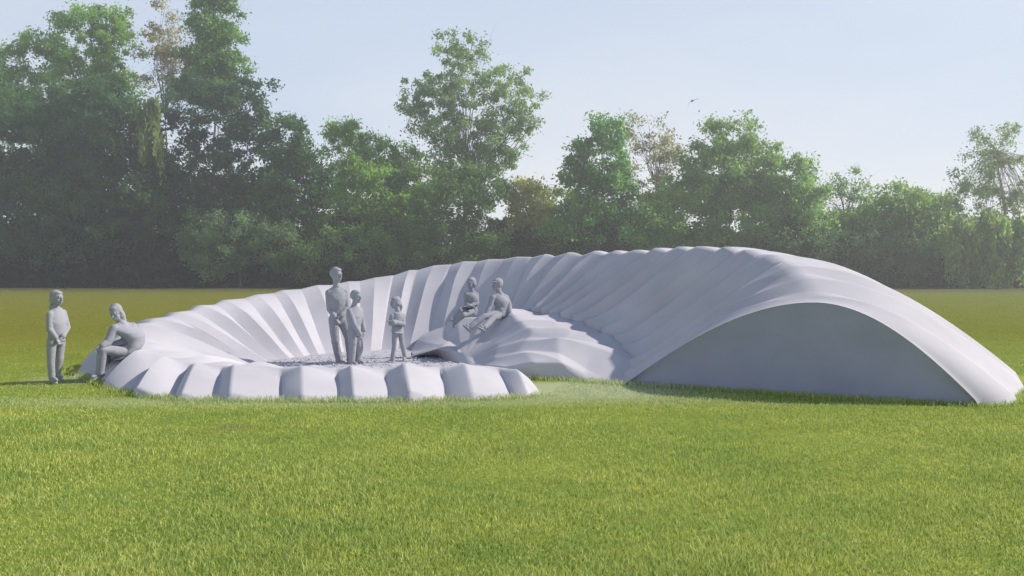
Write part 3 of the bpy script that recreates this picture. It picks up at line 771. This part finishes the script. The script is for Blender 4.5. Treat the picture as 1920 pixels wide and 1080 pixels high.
tree('round_bush', 'dull green bush left of the standing man behind the rim', 'bush', 83,
     [(620,470,70,45),(690,480,70,45),(570,490,60,35)], (.03,.055,.022), (.09,.14,.055), 640, dens=1.2, seed=23, limbs=10, leaf=.2)
tree('round_bush', 'dark bush at the right behind the slope of the sculpture', 'bush', 84,
     [(1590,480,90,50),(1500,480,80,40),(1690,490,80,45)], (.018,.04,.018), (.055,.095,.04), 1600, dens=1.3, seed=24, limbs=10, leaf=.2)
tree('round_bush', 'green bush right of the yellow tinged bush', 'bush', 85,
     [(1060,450,55,50),(1230,440,60,60),(1280,470,60,40)], (.03,.065,.02), (.11,.19,.05), 1070, dens=1.2, seed=25, limbs=10, leaf=.2)

tree('round_bush', 'light green rounded bush just left of the pointed dark green tree', 'bush', 89,
     [(1050,400,50,55),(1090,430,50,50)], (.05,.09,.03), (.15,.23,.07), 1060, dens=1.2, seed=31, limbs=8)
tree('round_bush', 'yellow green bush between the pointed dark tree and the broad bright tree', 'bush', 89,
     [(1240,400,50,50),(1215,430,45,45)], (.06,.10,.03), (.17,.24,.06), 1235, dens=1.2, seed=32, limbs=8)
tree('round_bush', 'mid green bush right of the thin twiggy tree', 'bush', 89,
     [(1610,420,50,50),(1650,410,45,45),(1770,410,40,45)], (.04,.075,.025), (.13,.20,.06), 1630, dens=1.2, seed=33, limbs=8)
tree('round_bush', 'fresh green bush at the foot of the tallest central tree, left side', 'bush', 90,
     [(790,350,60,60),(760,400,60,60)], (.05,.09,.03), (.14,.23,.06), 785, dens=1.2, seed=34, limbs=8)

def undergrowth():
    g = np.random.default_rng(77)
    n = 150000
    x = g.uniform(-62, 62, n); hmax = 3.6+1.6*np.sin(x*.31)+1.1*np.sin(x*.83+1)
    h = g.uniform(0, 1, n)**1.1*hmax; y = 88+g.normal(0, 1.6, n)-(hmax-h)*(.55+.25*np.sin(x*.37)+.2*np.sin(x*1.21+.5))
    P = np.stack([x, y, np.maximum(h, .05)], 1)
    s = g.uniform(.2, .5, n)
    a = g.normal(size=(n, 3)); a /= np.linalg.norm(a, axis=1, keepdims=True)
    b = np.cross(a, g.normal(size=(n, 3))); b /= np.linalg.norm(b, axis=1, keepdims=True)
    V = np.empty((n, 4, 3)); V[:, 0] = P-a*s[:, None]*.6; V[:, 1] = P+b*s[:, None]*.35; V[:, 2] = P+a*s[:, None]*.6; V[:, 3] = P-b*s[:, None]*.35
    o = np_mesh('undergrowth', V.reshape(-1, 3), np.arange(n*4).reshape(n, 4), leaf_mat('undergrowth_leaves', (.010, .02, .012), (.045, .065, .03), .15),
                attr=np.repeat(g.uniform(0, 1, n), 4))
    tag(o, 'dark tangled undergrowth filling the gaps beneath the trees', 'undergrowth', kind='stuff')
    # far wood seen through gaps
    n = 110000
    x = g.uniform(-75, 75, n); hmax = 6.2+1.5*np.sin(x*.2)+1.0*np.sin(x*.57+2)
    hmax = np.where(x < -20, hmax+5, hmax)
    h = g.uniform(0, 1, n)*hmax; y = 108+g.normal(0, 2.5, n)
    P = np.stack([x, y, h], 1); s = g.uniform(.25, .6, n)
    V = np.empty((n, 4, 3))
    a = g.normal(size=(n, 3)); a /= np.linalg.norm(a, axis=1, keepdims=True)
    b = np.cross(a, g.normal(size=(n, 3))); b /= np.linalg.norm(b, axis=1, keepdims=True)
    V[:, 0] = P-a*s[:, None]*.6; V[:, 1] = P+b*s[:, None]*.35; V[:, 2] = P+a*s[:, None]*.6; V[:, 3] = P-b*s[:, None]*.35
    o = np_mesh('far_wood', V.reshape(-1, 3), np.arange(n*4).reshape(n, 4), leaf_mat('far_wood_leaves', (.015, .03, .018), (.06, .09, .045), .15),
                attr=np.repeat(g.uniform(0, 1, n), 4))
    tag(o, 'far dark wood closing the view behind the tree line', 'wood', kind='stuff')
undergrowth()

# ---------------------------------------------------------------- grass blades
def grass():
    g = np.random.default_rng(5)
    # density falls with distance; blades stay outside the sculpture footprint
    outer = [tuple(k[1]) for k in KEYS]
    poly = np.array([(KEYS[0][1][0], 13.4)]+[(a, b) for a, b in outer]+[(1.6, 15.0), (.9, 15.4)])
    def inside(x, y):
        c = np.zeros(len(x), bool); j = len(poly)-1
        for i in range(len(poly)):
            xi, yi = poly[i]; xj, yj = poly[j]
            t = ((yi > y) != (yj > y)) & (x < (xj-xi)*(y-yi)/(yj-yi+1e-9)+xi)
            c ^= t; j = i
        return c
    n = 640000
    d = 4.6*(19/4.6)**(g.uniform(0, 1, n)**1.15)
    nf = 230000
    d = np.concatenate([d, 11*(75/11)**(g.uniform(0, 1, nf)**.8)]); n0 = n; n += nf
    x = g.uniform(-1, 1, n)*(.56*d+2.6)
    keep = ~inside(x, d) & ((np.arange(n) >= n0) | (g.uniform(0, 1, n) < np.clip((19-d)/8, 0, 1)**.7))
    x, d = x[keep], d[keep]
    line = np.array([k[1] for k in KEYS[:13]]+[(np.nan, np.nan)]+[(k[1][0], k[1][1]) for k in KEYS[20:]]+[tuple(KEYS[-1][2][:2])]+[(1.05, 15.25), (.3, 15.6)])
    ex, ey = [], []
    for (x0, y0), (x1, y1) in zip(line[:-1], line[1:]):
        if np.isnan([x0, x1]).any(): continue
        L = math.hypot(x1-x0, y1-y0); m = int(L*520); t = g.uniform(0, 1, m)
        ex.append(x0+(x1-x0)*t+g.normal(0, .09, m)); ey.append(y0+(y1-y0)*t+g.normal(0, .09, m))
    ex = np.concatenate(ex); ne = len(ex); x = np.concatenate([x, ex]); d = np.concatenate([d, np.concatenate(ey)]); n = len(x)
    hh = .02+.030*g.uniform(0, 1, n)**1.5
    hh *= 1+.35*np.sin(x*2.1+np.sin(d*1.7)*2)*np.sin(d*1.3)
    hh *= np.clip(1.15-(d-5)/22, .62, 1.15)
    hh[-ne:] = g.uniform(.03, .10, ne)
    w = .0022+.0010*g.uniform(0, 1, n)+d*.00016
    an = g.uniform(0, 2*math.pi, n); lean = g.normal(0, .35, (n, 2))*hh[:, None]+np.array([.004, 0])
    dx, dy = np.cos(an)*w, np.sin(an)*w
    z0 = .012*np.sin(x*1.3+.4*d)*np.cos(d*.9)-.016
    V = np.empty((n, 5, 3))
    V[:, 0] = np.stack([x-dx, d-dy, z0], 1); V[:, 1] = np.stack([x+dx, d+dy, z0], 1)
    mx = x+lean[:, 0]*.4; my = d+lean[:, 1]*.4
    V[:, 2] = np.stack([mx+dx*.8, my+dy*.8, z0+hh*.6], 1); V[:, 3] = np.stack([mx-dx*.8, my-dy*.8, z0+hh*.6], 1)
    V[:, 4] = np.stack([x+lean[:, 0]*1.2, d+lean[:, 1]*1.2, z0+hh], 1)
    i = np.arange(n)*5
    T = np.concatenate([np.stack([i, i+1, i+2], 1), np.stack([i, i+2, i+3], 1), np.stack([i+3, i+2, i+4], 1)])
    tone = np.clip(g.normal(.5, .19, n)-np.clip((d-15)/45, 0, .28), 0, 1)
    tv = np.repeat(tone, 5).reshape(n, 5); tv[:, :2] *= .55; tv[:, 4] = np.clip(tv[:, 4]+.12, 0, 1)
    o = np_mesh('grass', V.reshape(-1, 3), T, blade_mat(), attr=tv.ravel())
    def blob(cx, cy, rx, ry, k):
        r = np.sqrt(((x-cx)/rx)**2+((d-cy)/ry)**2)+g.normal(0, .15, n); return k*np.clip(1.25-r, 0, 1)
    pale = np.clip(blob(1.2, 14.2, 1.9, 1.3, .9)+blob(-2.9, 12.9, 5.4, .55, .5)+blob(-6.9, 15.6, .9, 1, .5)+blob(3.2, 13.0, 2.6, .6, .25), 0, .85)  # where the painted haze lightens the blades
    dry = np.clip((-x-2)/7, 0, 1)*np.clip((d-13.5)/5, 0, 1)*np.clip(g.normal(.5, .3, n), 0, 1)
    dry = np.maximum(dry, np.where(g.uniform(0, 1, n) < .035, .75, 0))
    pd = o.data.attributes.new('dry', 'FLOAT', 'POINT'); pd.data.foreach_set('value', np.repeat(dry, 5).astype(np.float32))
    pa = o.data.attributes.new('pale', 'FLOAT', 'POINT'); pa.data.foreach_set('value', np.repeat(pale, 5).astype(np.float32))
    tag(o, 'short green grass blades covering the near lawn', 'grass', kind='stuff')
grass()

# ---------------------------------------------------------------- bird
def bird():
    b = W(1298, 189, 44)
    rt = empty('bird', b); tag(rt, 'small grey bird gliding with curved wings in the open sky', 'bird')
    m = clay('bird_grey', (.30, .31, .33), scale=5)
    for s, nm in ((-1, 'wing'), (1, 'wing')):
        vs, fs = [], []
        for i in range(9):
            t = i/8; c = .10*(1-t**1.6)+.012
            x = s*(.03+(.22 if s < 0 else .3)*t); z = (-.40*t**1.6 if s < 0 else .16*t-.05*t*t); y = .05*t
            vs += [Vector((x, y-c*.5, z)), Vector((x, y+c*.6, z-.005)), Vector((x, y+c*.1, z+.018*(1-t)))]
        for i in range(8):
            a = i*3
            for p, q in ((0, 1), (1, 2), (2, 0)): fs.append((a+p, a+q, a+3+q, a+3+p))
        mesh_obj(nm, vs, fs, m, rt)
    vs, fs = [], []
    prof = [(-.2, .002), (-.16, .012), (-.13, .026), (-.1, .024), (-.05, .04), (.03, .045), (.1, .03), (.16, .014), (.24, .02), (.25, .002)]
    for y, r in prof:
        for k in range(8):
            an = math.pi*k/4; vs.append(Vector((r*math.cos(an)*(1.5 if y > .2 else 1), y, r*math.sin(an)*(.3 if y > .2 else 1))))
    for i in range(len(prof)-1):
        for k in range(8): fs.append((i*8+k, i*8+(k+1) % 8, i*8+8+(k+1) % 8, i*8+8+k))
    mesh_obj('body', vs, fs, m, rt)
bird()

# ---------------------------------------------------------------- haze, light, sky, camera
HAZE = 1
if HAZE:
    q = NT('thin_haze')
    vs_ = q.n('ShaderNodeVolumeScatter', Density=.0043, Anisotropy=.35); vs_.inputs['Color'].default_value = (1, .985, .95, 1)
    q.l(vs_.outputs[0], q.out.inputs['Volume'])
    vs = [Vector((x, y, z)) for x in (-90, 90) for y in (26, 79.5) for z in (.05, 40)]
    fs = [(0, 1, 3, 2), (4, 6, 7, 5), (0, 4, 5, 1), (2, 3, 7, 6), (0, 2, 6, 4), (1, 5, 7, 3)]
    o = mesh_obj('haze', vs, fs, q.m, smooth=False); tag(o, kind='structure')

SUN_EL, SUN_AZ = R(37), R(79)       # azimuth clockwise from +Y (into the picture) towards +X
sd = bpy.data.lights.new('sun', 'SUN'); sd.energy = 4.6; sd.angle = R(.8); sd.color = (1, .93, .84)
so = bpy.data.objects.new('sun', sd); col.objects.link(so)
dirv = Vector((math.sin(SUN_AZ)*math.cos(SUN_EL), math.cos(SUN_AZ)*math.cos(SUN_EL), math.sin(SUN_EL)))
so.rotation_euler = dirv.to_track_quat('Z', 'Y').to_euler(); so.location = (20, 10, 30)

w = bpy.data.worlds.new('World'); scene.world = w; w.use_nodes = True
nt = w.node_tree; nt.nodes.clear()
out = nt.nodes.new('ShaderNodeOutputWorld'); bg = nt.nodes.new('ShaderNodeBackground'); bg.inputs['Strength'].default_value = .11
sky = nt.nodes.new('ShaderNodeTexSky'); sky.sky_type = 'NISHITA'; sky.sun_disc = False
sky.sun_elevation = SUN_EL; sky.sun_rotation = SUN_AZ; sky.air_density = 1.0; sky.dust_density = .6; sky.ozone_density = 3
tc = nt.nodes.new('ShaderNodeTexCoord')
mp = nt.nodes.new('ShaderNodeMapping'); mp.inputs['Scale'].default_value = (1.2, 1.2, 3.5)
nz = nt.nodes.new('ShaderNodeTexNoise'); nz.inputs['Scale'].default_value = 1.6; nz.inputs['Detail'].default_value = 5; nz.inputs['Roughness'].default_value = .5
rp = nt.nodes.new('ShaderNodeValToRGB'); rp.color_ramp.elements[0].position = .3; rp.color_ramp.elements[0].color = (.82, .82, .82, 1)
rp.color_ramp.elements[1].position = .62; rp.color_ramp.elements[1].color = (.92, .92, .92, 1)
mx = nt.nodes.new('ShaderNodeMix'); mx.data_type = 'RGBA'; 
hz = nt.nodes.new('ShaderNodeMapRange'); hz.interpolation_type = 'SMOOTHSTEP'; hz.inputs[1].default_value = .05; hz.inputs[2].default_value = .30
hm = nt.nodes.new('ShaderNodeMix'); hm.data_type = 'RGBA'; hm.inputs[6].default_value = (8.9, 9.0, 9.3, 1); hm.inputs[7].default_value = (6.3, 7.3, 8.8, 1)
sz0 = nt.nodes.new('ShaderNodeSeparateXYZ'); nt.links.new(tc.outputs['Generated'], sz0.inputs[0])
na = nt.nodes.new('ShaderNodeMath'); na.operation = 'MULTIPLY_ADD'; na.inputs[1].default_value = .42; nt.links.new(nz.outputs['Fac'], na.inputs[0]); nt.links.new(sz0.outputs[2], na.inputs[2])
nb = nt.nodes.new('ShaderNodeMath'); nb.operation = 'SUBTRACT'; nb.inputs[1].default_value = .20; nt.links.new(na.outputs[0], nb.inputs[0]); nt.links.new(nb.outputs[0], hz.inputs[0])
nt.links.new(hz.outputs[0], hm.inputs[0]); nt.links.new(hm.outputs[2], mx.inputs[7])
lk = nt.links.new
lk(tc.outputs['Generated'], mp.inputs['Vector']); lk(mp.outputs[0], nz.inputs['Vector']); lk(nz.outputs['Fac'], rp.inputs['Fac'])

sz = nt.nodes.new('ShaderNodeSeparateXYZ'); lk(tc.outputs['Generated'], sz.inputs[0])
mr = nt.nodes.new('ShaderNodeMapRange'); mr.interpolation_type = 'SMOOTHSTEP'; lk(sz.outputs[2], mr.inputs[0])
mr.inputs[1].default_value = .22; mr.inputs[2].default_value = .55; mr.inputs[3].default_value = 1; mr.inputs[4].default_value = .16
mm_ = nt.nodes.new('ShaderNodeMath'); mm_.operation = 'MULTIPLY'; lk(rp.outputs['Color'], mm_.inputs[0]); lk(mr.outputs[0], mm_.inputs[1])
lk(mm_.outputs[0], mx.inputs[0]); lk(sky.outputs[0], mx.inputs[6]); lk(mx.outputs[2], bg.inputs['Color']); lk(bg.outputs[0], out.inputs['Surface'])

cd = bpy.data.cameras.new('camera'); cam = bpy.data.objects.new('camera', cd); col.objects.link(cam)
cam.location = (0, 0, CAMZ); cam.rotation_euler = (R(90), 0, 0)
cd.sensor_width = 36; cd.lens = F/1920*36; cd.shift_y = -(540-HZ)/1920; cd.clip_end = 6000; cd.clip_start = .1
scene.camera = cam
scene.view_settings.view_transform = 'Standard'; scene.view_settings.look = 'None'; scene.view_settings.exposure = 0
scene.cycles.use_denoising = True
scene.cycles.max_bounces = 5; scene.cycles.transparent_max_bounces = 4; scene.cycles.volume_bounces = 0
